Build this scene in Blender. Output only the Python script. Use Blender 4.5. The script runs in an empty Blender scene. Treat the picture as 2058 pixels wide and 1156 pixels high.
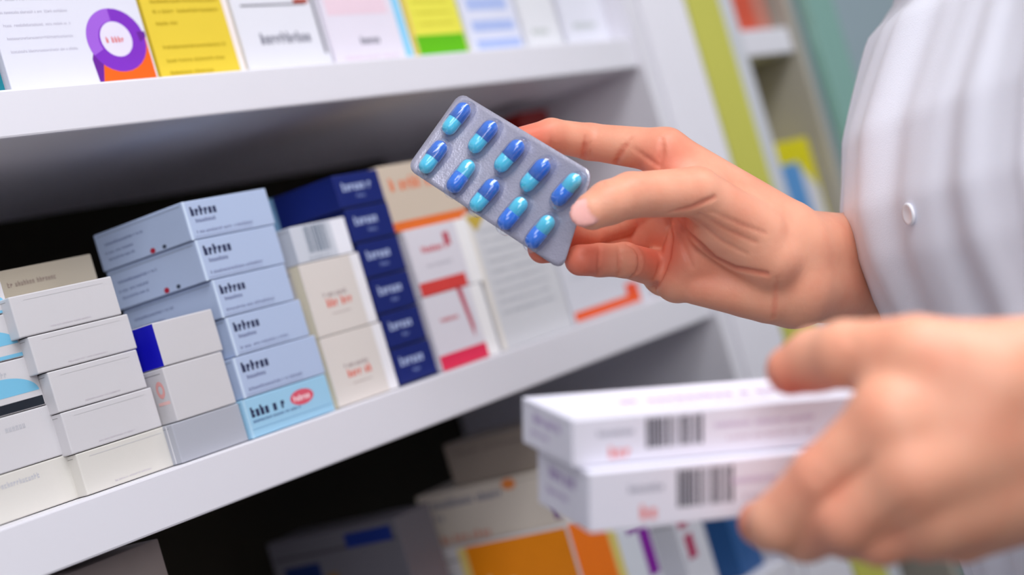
import bpy, bmesh, math, random
import numpy as np
from mathutils import Vector, Matrix
random.seed(7)
SC = bpy.context.scene
COL = SC.collection

# ------------------------------------------------------------------ camera
F = 3529.0                       # focal length in pixels of the 2058 px frame
CR, SR = .959, .2835             # roll of the camera
CAM = np.array([0.0, 0.0, 1.30])
VIEW = np.array([.8305, .5570, 0.0]); RIGHT = np.array([.5570, -.8305, 0.0]); UP = np.array([0, 0, 1.0])
cx = CR * RIGHT - SR * UP
cy = SR * RIGHT + CR * UP
cz = -VIEW
cd = bpy.data.cameras.new('camera'); cam = bpy.data.objects.new('camera', cd); COL.objects.link(cam)
cam.matrix_world = Matrix([[cx[i], cy[i], cz[i], CAM[i]] for i in range(3)] + [[0, 0, 0, 1]])
cd.sensor_width = 36; cd.lens = F / 2058 * 36; cd.clip_start = .02
cd.dof.use_dof = True; cd.dof.focus_distance = .875; cd.dof.aperture_fstop = 4.0
SC.camera = cam

# ------------------------------------------------------------------ world, lights, exposure
w = bpy.data.worlds.new('world'); SC.world = w; w.use_nodes = True
bg = w.node_tree.nodes['Background']; bg.inputs[0].default_value = (.80, .86, 1, 1); bg.inputs[1].default_value = .12
def area(name, loc, target, sx, sy, power, col=(1, 1, 1)):
    l = bpy.data.lights.new(name, 'AREA'); l.shape = 'RECTANGLE'; l.size = sx; l.size_y = sy; l.energy = power; l.color = col
    o = bpy.data.objects.new(name, l); COL.objects.link(o); o.location = loc
    o.rotation_euler = (Vector(target) - Vector(loc)).to_track_quat('-Z', 'Y').to_euler(); return o
area('ceiling_light_panel', (.75, -.45, 2.70), (.8, .25, 1.2), 2.6, .7, 38, (.95, .96, 1))
area('front_fill_light', (-1.5, -1.5, 2.25), (.8, .6, 1.2), 1.6, 1.2, 25, (.97, .97, 1))  # unseen fill lamp added at the front left, no actual window
SC.view_settings.view_transform = 'Standard'; SC.view_settings.look = 'None'
SC.view_settings.exposure = .48; SC.view_settings.gamma = 1; SC.view_settings.use_curve_mapping = False

# ------------------------------------------------------------------ frames and helpers
def c2w(p):
    p = np.asarray(p, float)
    return CAM + p[..., 0:1] * RIGHT + p[..., 1:2] * UP + p[..., 2:3] * VIEW
def P(px, py, z):                # upright camera frame from a picture point and its distance
    dx, dy = px - 1029, py - 578
    u = CR * dx - SR * dy; v = SR * dx + CR * dy
    return np.array([u * z / F, -v * z / F, z])
def onY(px, py, Y):              # world point where the sight line meets the plane y = Y
    d = P(px, py, 1.0); r = d[0] * RIGHT + d[1] * UP + VIEW
    return CAM + r * (Y / r[1])

def lin(c):
    return tuple(((x / 255) / 12.92 if x / 255 <= .04045 else ((x / 255 + .055) / 1.055) ** 2.4) for x in c)
MATS = {}
def mat(name, rgb, rough=.5, spec=.5, bump=0, bscale=300, var=.04, vscale=25, metal=0, sheen=0):
    key = (name, rgb)
    if key in MATS: return MATS[key]
    m = bpy.data.materials.new(name); m.use_nodes = True; n = m.node_tree.nodes; L = m.node_tree.links
    b = n['Principled BSDF']; b.inputs['Roughness'].default_value = rough; b.inputs['Specular IOR Level'].default_value = spec
    b.inputs['Metallic'].default_value = metal
    if sheen: b.inputs['Sheen Weight'].default_value = sheen
    tc = n.new('ShaderNodeTexCoord'); nz = n.new('ShaderNodeTexNoise'); nz.inputs['Scale'].default_value = vscale; nz.inputs['Detail'].default_value = 4
    L.new(tc.outputs['Object'], nz.inputs['Vector'])
    r = n.new('ShaderNodeMix'); r.data_type = 'RGBA'; c = lin(rgb)
    r.inputs[6].default_value = (*[x * (1 - var) for x in c], 1); r.inputs[7].default_value = (*[min(1, x * (1 + var)) for x in c], 1)
    L.new(nz.outputs['Fac'], r.inputs[0]); L.new(r.outputs[2], b.inputs['Base Color'])
    if bump:
        n2 = n.new('ShaderNodeTexNoise'); n2.inputs['Scale'].default_value = bscale; L.new(tc.outputs['Object'], n2.inputs['Vector'])
        bp = n.new('ShaderNodeBump'); bp.inputs['Strength'].default_value = bump; bp.inputs['Distance'].default_value = .001
        L.new(n2.outputs['Fac'], bp.inputs['Height']); L.new(bp.outputs[0], b.inputs['Normal'])
    MATS[key] = m; return m
def card(rgb): return mat('printed_card', rgb, .42, .4, .05, 900, .025)
def ink(rgb): return mat('ink', rgb, .4, .4, 0, 300, .05, 60)

def tag(o, label=None, cat=None, group=None, kind=None):
    if label: o['label'] = label
    if cat: o['category'] = cat
    if group: o['group'] = group
    if kind: o['kind'] = kind
    return o
def mesh_obj(name, verts, faces, mats, parent=None, fm=None, smooth=False):
    me = bpy.data.meshes.new(name); me.from_pydata([tuple(map(float, v)) for v in verts], [], faces)
    for m in (mats if isinstance(mats, (list, tuple)) else [mats]): me.materials.append(m)
    if fm is not None: me.polygons.foreach_set('material_index', fm)
    if smooth: me.polygons.foreach_set('use_smooth', [True] * len(me.polygons))
    me.update()
    o = bpy.data.objects.new(name, me); COL.objects.link(o)
    if parent: o.parent = parent
    return o
def empty(name, loc, label=None, cat=None, group=None):
    o = bpy.data.objects.new(name, None); o.empty_display_size = .02; COL.objects.link(o); o.location = loc
    tag(o, label, cat, group); return o
def bevel(o, wd, seg=2):
    m = o.modifiers.new('bevel', 'BEVEL'); m.width = wd; m.segments = seg; m.limit_method = 'ANGLE'; return o
def boxv(a, b):
    (x0, y0, z0), (x1, y1, z1) = a, b
    v = [(x0, y0, z0), (x1, y0, z0), (x1, y1, z0), (x0, y1, z0), (x0, y0, z1), (x1, y0, z1), (x1, y1, z1), (x0, y1, z1)]
    f = [(0, 3, 2, 1), (4, 5, 6, 7), (0, 1, 5, 4), (1, 2, 6, 5), (2, 3, 7, 6), (3, 0, 4, 7)]
    return v, f
def board(name, a, b, m, parent=None, bv=.0012):
    v, f = boxv(a, b); o = mesh_obj(name, v, f, m, parent); bevel(o, bv); return o

# ------------------------------------------------------------------ cartons: one mesh each, print lies on the card
class Carton:
    """w along x, d along y (depth), h along z, origin at the front left bottom corner"""
    def __init__(s, w, d, h, base):
        s.w, s.d, s.h = w, d, h; s.V = []; s.Fc = []; s.M = []; s.mats = []; s.lay = 0
        bm = bmesh.new(); v, f = boxv((0, 0, 0), (w, d, h)); vs = [bm.verts.new(p) for p in v]
        for q in f: bm.faces.new([vs[i] for i in q])
        bmesh.ops.bevel(bm, geom=bm.edges[:], offset=.0006, segments=2, affect='EDGES', profile=.5)
        bm.verts.index_update()
        s.add([p.co[:] for p in bm.verts], [[x.index for x in q.verts] for q in bm.faces], base); bm.free()
        # tuck seams on both short ends
        for face in ('left', 'right'):
            s.rect(face, .03, .90, .97, .915, tuple(int(c * .72) for c in MCOL[base]))
    def add(s, v, f, m):
        if m not in s.mats: s.mats.append(m)
        k = s.mats.index(m); n = len(s.V); s.V += list(v); s.Fc += [[i + n for i in q] for q in f]; s.M += [k] * len(f)
    def pt(s, face, a, b, e):
        if face == 'front': return (a * s.w, -e, b * s.h)
        if face == 'left': return (-e, (1 - a) * s.d, b * s.h)      # a=1 at the front edge
        if face == 'right': return (s.w + e, a * s.d, b * s.h)
        return (a * s.w, b * s.d, s.h + e)
    def poly(s, face, pts, rgb):
        s.lay += 1; e = .00006 + .000006 * min(s.lay, 30)
        s.add([s.pt(face, a, b, e) for a, b in pts], [list(range(len(pts)))], ink(rgb))
    def rect(s, face, a0, b0, a1, b1, rgb): s.poly(face, [(a0, b0), (a1, b0), (a1, b1), (a0, b1)], rgb)
    def oval(s, face, ca, cb, ra, rb, rgb, t0=0, t1=2 * math.pi, n=28):
        s.poly(face, [(ca + ra * math.cos(t0 + (t1 - t0) * i / n), cb + rb * math.sin(t0 + (t1 - t0) * i / n)) for i in range(n + (t1 - t0 < 6))], rgb)
    def ring(s, face, ca, cb, ra, rb, ri, rgb, t0=0, t1=2 * math.pi, n=28):
        s.lay += 1; e = .00006 + .000006 * min(s.lay, 30); v = []
        for i in range(n + 1):
            t = t0 + (t1 - t0) * i / n
            for k in (1, ri): v.append(s.pt(face, ca + ra * k * math.cos(t), cb + rb * k * math.sin(t), e))
        s.add(v, [[2 * i, 2 * i + 2, 2 * i + 3, 2 * i + 1] for i in range(n)], ink(rgb))
    def words(s, face, a0, b0, a1, hb, rgb, bold=.3, seed=1):
        """a line of print too small and blurred to read in the photograph: letter-like strokes"""
        R = random.Random(seed); s.lay += 1; e = .00006 + .000006 * min(s.lay, 30)
        W = s.w if face in ('front', 'top') else s.d; H = s.d if face == 'top' else s.h
        lw = hb * H / W * .62; x = a0; v = []; f = []
        def q(p0, q0, p1, q1):
            n = len(v); g = e + .000003 * (n // 4 % 7); v.extend([s.pt(face, p0, q0, g), s.pt(face, p1, q0, g), s.pt(face, p1, q1, g), s.pt(face, p0, q1, g)]); f.append([n, n + 1, n + 2, n + 3])
        while x + lw < a1:
            if R.random() < .12 and x > a0: x += lw * .8; continue
            t = lw * bold; th = hb * bold * .7; top = b0 + hb * (1 if (x == a0 or R.random() < .25) else .72); k = R.randrange(5)
            q(x, b0, x + t, top)
            if k in (0, 1, 3): q(x + lw * .8 - t, b0, x + lw * .8, b0 + hb * .72)
            if k in (0, 2): q(x, b0, x + lw * .8, b0 + th)
            if k in (1, 2, 4): q(x, b0 + hb * .72 - th, x + lw * .8, b0 + hb * .72)
            if k in (3, 4): q(x, b0 + hb * .36, x + lw * .8, b0 + hb * .36 + th * .8)
            x += lw * 1.12
        if f: s.add(v, f, ink(rgb))
    def bars(s, face, a0, b0, a1, b1, rgb, seed=3, n=30):
        R = random.Random(seed); s.lay += 1; e = .00006 + .000006 * s.lay; x = a0; v = []; f = []; u = (a1 - a0) / (n * 2.9)
        while x < a1:
            wd = u * R.choice((1, 1, 2, 3)); k = len(v); x1 = min(x + wd, a1)
            v.extend([s.pt(face, x, b0, e), s.pt(face, x1, b0, e), s.pt(face, x1, b1, e), s.pt(face, x, b1, e)]); f.append([k, k + 1, k + 2, k + 3])
            x += wd + u * R.choice((1, 1, 2))
        s.add(v, f, ink(rgb))
    def build(s, name, label, cat='box', group=None, loc=(0, 0, 0), yaw=0, M=None):
        o = mesh_obj(name, s.V, s.Fc, s.mats, None, s.M)
        if M is None: o.location = tuple(map(float, loc)); o.rotation_euler = (0, 0, yaw)
        else: o.matrix_world = M
        return tag(o, label, cat, group)
MCOL = {}
def base(rgb):
    m = card(rgb); MCOL[m] = rgb; return m

# ------------------------------------------------------------------ the room
YS = .66                          # front edge of the shelves
Z1T, Z1B = 1.2605, 1.2325         # middle shelf
Z2T, Z2B = 1.4650, 1.4405         # upper shelf
m_floor = mat('vinyl_floor', (104, 100, 94), .35, .5, .03, 60, .08, 3)
m_wall = mat('wall_paint', (206, 208, 206), .7, .3, .1, 200, .02, 2)
m_ceil = mat('ceiling_paint', (230, 230, 228), .8, .3, .1, 120, .02, 2)
for nm, a, b, m in (('floor', (-2.6, -2.4, -.1), (5, 1.2, 0), m_floor), ('wall_back', (-2.6, 1.2, 0), (5, 1.3, 2.9), m_wall),
                    ('wall_right', (5, -2.4, 0), (5.1, 1.3, 2.9), m_wall), ('ceiling', (-2.6, -2.4, 2.8), (5, 1.2, 2.9), m_ceil)):
    tag(board(nm, a, b, m), kind='structure')

# ------------------------------------------------------------------ shelving
m_lam = mat('white_laminate', (228, 226, 233), .38, .45, .03, 500, .02, 9)
m_back = mat('shade_brown_board', (38, 34, 24), .8, .25, .15, 150, .15, 12)  # near-black brown puts the shade inside the shelves into the board colour
m_yel = mat('yellow_green_edge', (204, 202, 92), .5, .4, 0, 100, .05, 8)
m_pale = mat('pale_laminate', (208, 210, 216), .45, .4, 0, 100, .03, 9)
XE = onY(1268, 75, YS)[0]; XP = onY(1360, 0, YS)[0]
XQ0 = onY(1367, 0, YS)[0]; XQ1 = onY(1436, 0, YS)[0]; XQ2 = onY(1462, 0, YS)[0]
XG0 = onY(1582, 0, YS)[0]; XG1 = onY(1634, 0, YS)[0]
print('X', XE, XP, XQ0, XQ1, XQ2, XG0, XG1)
X0 = -.25; D = .27
def unit(label, x0, x1, zs, backm, ends):
    e = empty('shelving_unit', ((x0 + x1) / 2, YS + D / 2, 0), label, 'shelves')
    def prt(name, a, b, m):
        o = board(name, a, b, m); o.parent = e; o.matrix_parent_inverse = Matrix.Translation(e.location).inverted(); return o
    for zb, zt in zs: prt('shelf', (x0, YS, zb), (x1, YS + D, zt), m_lam)
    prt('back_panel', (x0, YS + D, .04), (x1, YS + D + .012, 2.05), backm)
    for a, b, m in ends: prt('side_panel', (a, YS - .004, 0), (b, YS + D + .012, 2.05), m)
    return e, prt
zs = [(.1, .125), (.60, .625), (.80, .825), (1.005, 1.03), (Z1B, Z1T), (Z2B, Z2T), (1.645, 1.67), (2.025, 2.05)]
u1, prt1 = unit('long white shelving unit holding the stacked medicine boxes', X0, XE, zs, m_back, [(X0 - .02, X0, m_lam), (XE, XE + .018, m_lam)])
# white end facing between the bays, with fine grooves
v = []; f = []
n = 10
for i in range(n + 1):
    x = XE + .018 + (XP - XE - .018) * i / n
    y = YS - .006 + (.0035 if i % 2 else 0) * (1 if 0 < i < n else 0)
    v += [(x, y, 0), (x, y, 2.05), (x, y + .02, 0), (x, y + .02, 2.05)]
for i in range(n):
    a = 4 * i; f += [(a, a + 4, a + 5, a + 1), (a + 2, a + 3, a + 7, a + 6), (a + 1, a + 5, a + 7, a + 3), (a, a + 2, a + 6, a + 4)]
f += [(0, 1, 3, 2), (4 * n, 4 * n + 2, 4 * n + 3, 4 * n + 1)]
g = mesh_obj('end_facing', v, f, m_lam); g.parent = u1; g.matrix_parent_inverse = Matrix.Translation(u1.location).inverted()
zs2 = [(.1, .125), (.60, .625), (1.005, 1.03), (Z1B, Z1T), (Z2B - .002, Z2T - .002), (1.70, 1.725), (2.025, 2.05)]
u2, prt2 = unit('far white shelving bay behind the yellow green upright', XQ2, XG0 - .018, zs2, mat('grey_board', (168, 162, 150), .7), [(XQ0 + .003, XQ1, m_yel), (XQ1, XQ2, m_pale), (XG0 - .016, XG0 - .003, mat('grey_board', (168, 162, 150), .7))])
# tall cabinet with glass front beyond
e = empty('glass_cabinet', ((XG0 + XG0 + .6) / 2, YS + .15, 0), 'tall slate blue cabinet with a green glass edge behind the white coat', 'cabinet')
def prt3(name, a, b, m):
    o = board(name, a, b, m); o.parent = e; o.matrix_parent_inverse = Matrix.Translation(e.location).inverted(); return o
m_teal = mat('green_glass_edge', (134, 176, 166), .25, .6); m_slate = mat('slate_blue_panel', (150, 168, 176), .35, .5, 0, 100, .2, 4)
prt3('glass_edge', (XG0, YS - .020, 0), (XG1, YS - .008, 2.1), m_teal)
prt3('side_panel', (XG0, YS - .007, 0), (XG1 - .001, YS + .29, 2.1), m_slate)
prt3('cabinet_body', (XG1, YS + .012, 0), (XG1 + .7, YS + .30, 2.1), m_slate)
prt3('door', (XG1 + .01, YS - .008, .08), (XG1 + .34, YS + .011, 2.05), m_slate)
prt3('door', (XG1 + .345, YS - .008, .08), (XG1 + .69, YS + .011, 2.05), m_slate)
prt3('handle', (XG1 + .31, YS - .03, 1.0), (XG1 + .322, YS - .009, 1.2), mat('brushed_steel', (180, 184, 186), .3, .5, metal=1))

# ------------------------------------------------------------------ boxes on the middle shelf
def spec(BL, BR, Y):                 # x range of a front face from the two lower corners
    a = onY(*BL, Y); b = onY(*BR, Y); return a[0], b[0]
def hz(pt, Y): return onY(*pt, Y)[2]
GAP = .0004
def stack(Y, items, z0, printer, limits=None):
    """items: (BL, BR, TL, depth, label, dY) from the shelf upward"""
    z = z0 + GAP; out = []
    for i, (BL, BR, TL, dep, nm, label, grp, rgb, dY) in enumerate(items):
        x0, x1 = spec(BL, BR, Y + dY); h = max(.008, hz(TL, Y + dY) - z)
        c = Carton(x1 - x0, dep, h, base(rgb)); printer(c, i)
        out.append(c.build(nm, label, 'box', grp, (x0, Y + dY, z)))
        print(nm, i, 'x %.4f-%.4f z %.4f-%.4f' % (x0, x1, z, z + h)); z += h + GAP
    return z
W1 = (210, 207, 210); W2 = (214, 210, 203)
gB = None
# A: leftmost, cut by the frame
def prA(c, i):
    if i >= 2:
        c.oval('front', .55, .0 + .32, .42, .36, (120, 190, 222), 0, math.pi)
        c.rect('front', .10, .02, .985, .20 if i == 2 else .1, (26, 34, 44) if i == 2 else (120, 190, 222))
    c.words('front', .2, .7, .7, .12, (190, 190, 196), seed=i)
LA = ['plain white carton at the bottom of the leftmost stack', 'plain white carton second from the bottom of the leftmost stack',
      'white carton with a pale blue arc above a black bar in the leftmost stack', 'white carton with a pale blue arc and no black bar in the leftmost stack',
      'white carton on top of the leftmost stack at the picture edge']
YA = YS + .020
stack(YA, [((-60, 1080), (167, 993), (-60, 975), .10, 'medicine_box', LA[0], None, W2, 0),
           ((-75, 970), (134, 905), (-75, 862), .10, 'medicine_box', LA[1], None, W1, 0),
           ((-90, 862), (92, 808), (-90, 752), .10, 'medicine_box', LA[2], None, W1, 0),
           ((-100, 762), (48, 712), (-100, 655), .10, 'medicine_box', LA[3], None, W1, 0),
           ((-110, 660), (18, 622), (-110, 585), .10, 'medicine_box', LA[4], None, W1, 0)], Z1T, prA)
def prB(c, i):
    c.rect('front', .12, .86, .90, .875, (200, 198, 200)); c.words('front', .3, .1, .7, .05, (205, 198, 205), seed=20 + i)
YB = YS + .013
LB = ['cream white carton at the bottom of the white stack next to the leftmost one', 'white carton second from the bottom of the five high white stack',
      'white carton in the middle of the five high white stack', 'white carton second from the top of the five high white stack',
      'white carton on top of the five high white stack under the brown grey box']
stack(YB, [((176, 993), (361, 930), (148, 915), .105, 'medicine_box', LB[0], None, W2, 0),
           ((146, 913), (327, 858), (118, 832), .105, 'medicine_box', LB[1], None, W1, 0),
           ((119, 830), (300, 790), (84, 752), .105, 'medicine_box', LB[2], None, W1, 0),
           ((78, 752), (278, 705), (48, 680), .105, 'medicine_box', LB[3], None, W1, 0),
           ((40, 677), (246, 633), (22, 597), .105, 'medicine_box', LB[4], None, W1, .0)], Z1T, prB)
# brown grey box standing back on top of B
ztopB = hz((22, 597), YB)
Yd = YB + .045
x0, x1 = spec((6, 620), (186, 562), Yd); zt = hz((3, 546), Yd)
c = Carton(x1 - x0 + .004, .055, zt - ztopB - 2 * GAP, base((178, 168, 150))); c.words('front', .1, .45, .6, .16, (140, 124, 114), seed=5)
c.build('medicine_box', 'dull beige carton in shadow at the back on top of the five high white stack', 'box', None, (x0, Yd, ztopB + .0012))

def prC(c, i):
    if i == 2: c.rect('left', .02, .01, 1.0, .985, (14, 14, 190))
    if i == 1: c.ring('left', .94, .62, .03, .16, .5, (236, 170, 166)); c.rect('left', .90, .34, .985, .40, (240, 196, 192))
    if i == 0: c.rect('left', .95, .02, .96, .98, (216, 216, 222))
YC = YS + .006
stack(YC, [((366, 926), (500, 883), (354, 850), .10, 'medicine_box', 'plain grey carton at the bottom of the short stack left of the light blue boxes', None, (176, 178, 188), 0),
           ((356, 840), (474, 803), (331, 738), .10, 'medicine_box', 'white carton with a pink marked side on the grey one', None, W1, 0),
           ((330, 735), (449, 703), (305, 650), .10, 'medicine_box', 'white carton with a deep blue side on top of the short stack', None, W1, 0)], Z1T, prC)
def prD(c, i):
    navy = (44, 52, 86)
    if i == 0:
        c.words('front', .06, .50, .50, .26, navy, .45, seed=30)
        c.oval('front', .66, .62, .14, .20, (222, 92, 112)); c.words('front', .56, .54, .78, .16, (250, 214, 220), .4, seed=3)
        c.words('front', .06, .36, .62, .08, (90, 120, 160), seed=31); c.rect('front', .03, .20, .97, .215, (120, 168, 204))
    else:
        c.words('front', .07, .60, .42, .24, navy, .5, seed=33); c.words('front', .10, .42, .34, .11, (112, 120, 158), seed=32)
        c.words('front', .08, .14, .74, .09, (128, 136, 172), seed=35 + i); c.rect('front', .05, .06, .72, .075, (150, 160, 196))
        c.words('left', .10, .62, .55, .08, (116, 128, 168), seed=36); c.words('left', .08, .40, .42, .07, (116, 128, 168), seed=37); c.words('left', .1, .22, .4, .07, (116, 128, 168), seed=38)
        c.oval('left', .58, .09, .028, .07, (176, 36, 60)); c.oval('left', .71, .09, .022, .05, (60, 70, 90))
    c.rect('front', .0, .0, .03, 1, (206, 222, 244) if i else (176, 214, 238))
YD = YS + .004
pb = (180, 196, 226)
gD = 'light blue cartons in the tall stack'
LD = ['sky blue carton with a red oval at the bottom of the light blue stack', 'pale blue carton directly on the sky blue one with the red oval',
      'pale blue carton third from the bottom of the light blue stack', 'pale blue carton fourth from the bottom, beside the blue sided white box',
      'pale blue carton second from the top of the light blue stack', 'pale blue carton on top of the light blue stack']
stack(YD, [((505, 873), (674, 822), (483, 806), .072, 'medicine_box', LD[0], gD, (160, 206, 234), 0),
           ((489, 797), (655, 751), (475, 718), .072, 'medicine_box', LD[1], gD, pb, 0),
           ((474, 714), (624, 676), (451, 640), .072, 'medicine_box', LD[2], gD, pb, 0),
           ((446, 636), (594, 606), (430, 563), .072, 'medicine_box', LD[3], gD, pb, 0),
           ((413, 560), (574, 529), (390, 484), .072, 'medicine_box', LD[4], gD, pb, 0),
           ((386, 484), (555, 453), (362, 407), .072, 'medicine_box', LD[5], gD, pb, 0)], Z1T, prD)
def prE(c, i):
    if i < 2:
        c.words('front', .24, .50, .66, .07, (168, 150, 150), seed=40); c.words('front', .26, .36, .70, .12, (226, 128, 112), .45, seed=41 + i)
        c.rect('front', .30, .26, .62, .275, (190, 176, 172)); c.rect('front', .84, .01, .995, .99, (240, 238, 242)); c.rect('left', .9, 0, .99, 1, (236, 224, 196))
    else:
        c.bars('front', .22, .22, .62, .95, (96, 112, 132), n=16); c.rect('front', .72, .01, .995, .99, (240, 240, 248)); c.words('front', .2, .06, .6, .1, (160, 168, 180), seed=4)
YE = YS + .010
ce = (222, 214, 208)
stack(YE, [((680, 806), (800, 770), (642, 682), .08, 'medicine_box', 'cream carton with small red print at the foot of the cream stack', None, ce, 0),
           ((642, 676), (757, 636), (594, 535), .08, 'medicine_box', 'cream carton with small red print in the middle of the cream stack', None, ce, 0),
           ((602, 530), (707, 492), (583, 457), .08, 'medicine_box', 'grey white carton with a barcode on top of the cream stack', None, (206, 210, 220), 0)], Z1T, prE)
def prF(c, i):
    c.words('front', .14, .50, .82, .26, (176, 190, 226), .34, seed=50); c.words('front', .40, .26, .62, .12, (120, 136, 190), seed=51)
    c.rect('front', .0, .0, 1, .05, (8, 16, 60))
    if i == 5:
        c.rect('left', .0, .0, .18, 1, (214, 208, 200)); c.rect('left', .18, 0, .32, 1, (140, 188, 226))
YF = YS + .012
nv = (18, 34, 108)
F6 = [((805, 772), (880, 744)), ((784, 702), (858, 676)), ((762, 632), (838, 608)), ((738, 560), (817, 536)), ((712, 489), (795, 464)), ((686, 420), (774, 398))]
TF = [(784, 705), (762, 635), (738, 563), (712, 492), (686, 423), (659, 356)]
LF = ['bottom', 'second from the bottom', 'third from the bottom', 'third from the top', 'second from the top', 'top']
stack(YF, [(F6[i][0], F6[i][1], TF[i], .075, 'medicine_box', 'navy carton with pale print, %s of the navy stack' % LF[i], 'navy cartons in one stack', nv, 0) for i in range(6)], Z1T, prF)
# G: tall white and red cartons, beige one on top
YG = YS + .010
def prG(c, i):
    if i == 0:
        c.rect('front', .0, .0, .80, .20, (222, 46, 84)); c.words('front', .18, .62, .50, .06, (200, 90, 100), .4, seed=61)
        c.poly('front', [(.58, 1), (.66, 1), (.70, .45), (.66, .30)], (186, 60, 84))
        c.rect('front', .80, 0, 1, 1, (240, 238, 238))
    if i == 1:
        c.rect('front', .0, .0, .74, .20, (214, 66, 62)); c.words('front', .18, .62, .62, .10, (206, 84, 96), .4, seed=60); c.rect('front', .56, .66, .66, .86, (190, 80, 96)); c.words('front', .2, .4, .6, .05, (180, 176, 186), seed=64)
        c.rect('front', .80, 0, 1, 1, (242, 240, 240))
    if i == 2:
        c.rect('front', .0, .0, 1, .14, (226, 112, 44)); c.words('front', .1, .60, .8, .20, (224, 130, 92), .5, seed=62)
stack(YG, [((890, 741), (1006, 708), (848, 600), .09, 'medicine_box', 'white carton with a pink red base band right of the navy stack', None, (220, 216, 224), 0),
           ((850, 598), (968, 552), (797, 468), .09, 'medicine_box', 'white carton with a red band and red print above the pink based one', None, (220, 216, 224), 0),
           ((789, 452), (930, 396), (758, 336), .055, 'medicine_box', 'beige carton with orange lines half hidden by the blister pack', None, (206, 190, 172), .003)], Z1T, prG)
# H: large pale cartons at the right
YH = YS + .012
def prH(c, i):
    c.rect('front', .0, .0, .06, 1, (228, 222, 214)); 
    for k in range(9): c.words('front', .14, .84 - .075 * k, .86, .03, (180, 182, 190), seed=70 + k)
    c.poly('front', [(.0, .98), (.28, .98), (.10, .86)], (196, 168, 70))
stack(YH, [((1012, 706), (1152, 652), (925, 432), .05, 'medicine_box', 'tall pale grey carton with fine print behind the blister pack', None, (208, 208, 212), 0)], Z1T, prH)
def prI(c, i):
    c.rect('front', .02, .03, .86, .15, (236, 92, 40)); c.rect('front', .70, .15, .86, .30, (236, 84, 50)); c.words('front', .1, .55, .8, .06, (196, 196, 206), seed=80)
stack(YH, [((1156, 650), (1310, 597), (1112, 500), .05, 'medicine_box', 'pale carton with an orange stripe below the curled fingers', None, (212, 212, 220), 0)], Z1T, prI)
# dark red box far back in the gap over the pale cartons
pz = onY(1042, 226, YS + .075)
c = Carton(.042, .04, pz[2] - Z1T - GAP, base((150, 30, 26))); c.words('front', .1, .8, .8, .05, (220, 190, 190), seed=8)
c.build('medicine_box', 'dark red carton standing at the back behind the index finger', 'box', None, (pz[0], YS + .075, Z1T + GAP))

# ------------------------------------------------------------------ boxes on the upper shelf
YT = YS + .016
def up(BL, BR, dep, hh, rgb, label, pr, Y=YT):
    x0, x1 = spec(BL, BR, Y); c = Carton(x1 - x0, dep, hh, base(rgb)); pr(c)
    print('top', label[:20], round(x0, 4), round(x1, 4)); return c.build('medicine_box', label, 'box', None, (x0, Y, Z2T + GAP))
def u0(c): c.rect('front', 0, 0, 1, .3, (20, 120, 136))
def uA(c):
    H = c.h; W = c.w; s = lambda mm: mm / 1000 / H; t = lambda mm: mm / 1000 / W
    for k in range(5): c.words('front', .06, s(22 + 7 * k), .50, s(1.6), (200, 198, 212), seed=90 + k)
    c.poly('front', [(.58, s(1)), (.985, s(1)), (.985, s(27)), (.90, s(27)), (.80, s(10)), (.62, s(16))], (238, 100, 24))
    c.poly('front', [(.58, s(1)), (.60, s(1)), (.66, s(20)), (.62, s(26)), (.57, s(16))], (104, 34, 150))
    c.ring('front', .775, s(26), .205, s(18), .50, (126, 48, 190)); c.ring('front', .775, s(26), .205, s(18), .60, (160, 96, 214), 1.6, 3.6)
    c.poly('front', [(.93, s(30)), (.99, s(30)), (.99, s(27)), (.94, s(24))], (104, 34, 150))
    c.oval('front', .775, s(26.5), .11, s(10), (226, 220, 240)); c.words('front', .70, s(24.5), .85, s(3.5), (216, 120, 120), .45, seed=2)
def uY(c):
    H = c.h; s = lambda mm: mm / 1000 / H
    for k, (b, l) in enumerate(((4, .62), (11, .8), (19, .85), (33, .35), (40, .88), (46, .9), (54, .7))): c.words('front', .10, s(b), l, s(2.4), (186, 160, 30), .32, seed=100 + k)
    c.rect('front', .93, 0, 1, 1, (240, 230, 226))
def uW(c):
    H = c.h; s = lambda mm: mm / 1000 / H
    c.words('front', .22, s(18), .84, s(7), (128, 128, 142), .45, seed=110); c.rect('front', .10, s(42), .86, s(43.2), (100, 100, 108)); c.rect('front', .72, s(43), .9, s(46), (170, 70, 50))
    c.rect('front', .93, s(10), .965, 1, (112, 110, 122))
def uP(c):
    H = c.h; s = lambda mm: mm / 1000 / H
    c.rect('front', .05, s(34), .8, s(50), (232, 206, 218)); c.words('front', .36, s(14), .60, s(5), (110, 110, 124), .5, seed=111); c.words('front', .12, s(4), .8, s(2.6), (224, 200, 214), seed=112)
    c.rect('front', .88, 0, .97, 1, (132, 204, 238))
def uG(c):
    H = c.h; s = lambda mm: mm / 1000 / H
    c.rect('front', .03, s(1), .97, s(17), (96, 184, 20)); c.rect('front', 0, 0, .035, 1, (236, 190, 120))
    for k in range(3): c.words('front', .15, s(24 + 8 * k), .85, s(2.4), (206, 196, 60), seed=113 + k)
def uL(c):
    H = c.h; s = lambda mm: mm / 1000 / H
    for b, hgt, l in ((4, 7, .94), (17, 8, .90), (33, 9, .86)): c.rect('front', .12, s(b), l, s(b + hgt), (172, 188, 232))
def uS(c):
    c.words('front', .2, .1, .7, .04, (170, 180, 170), seed=120)
up((-60, 182), (8, 173), .09, .13, (200, 214, 220), 'teal based carton sliver at the left end of the upper shelf', u0)
up((22, 172), (318, 150), .08, .14, (222, 222, 234), 'large white carton with a purple and orange ring logo on the upper shelf', uA)
up((325, 148), (494, 135), .08, .14, (228, 200, 60), 'yellow carton with small print on the upper shelf', uY)
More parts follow.
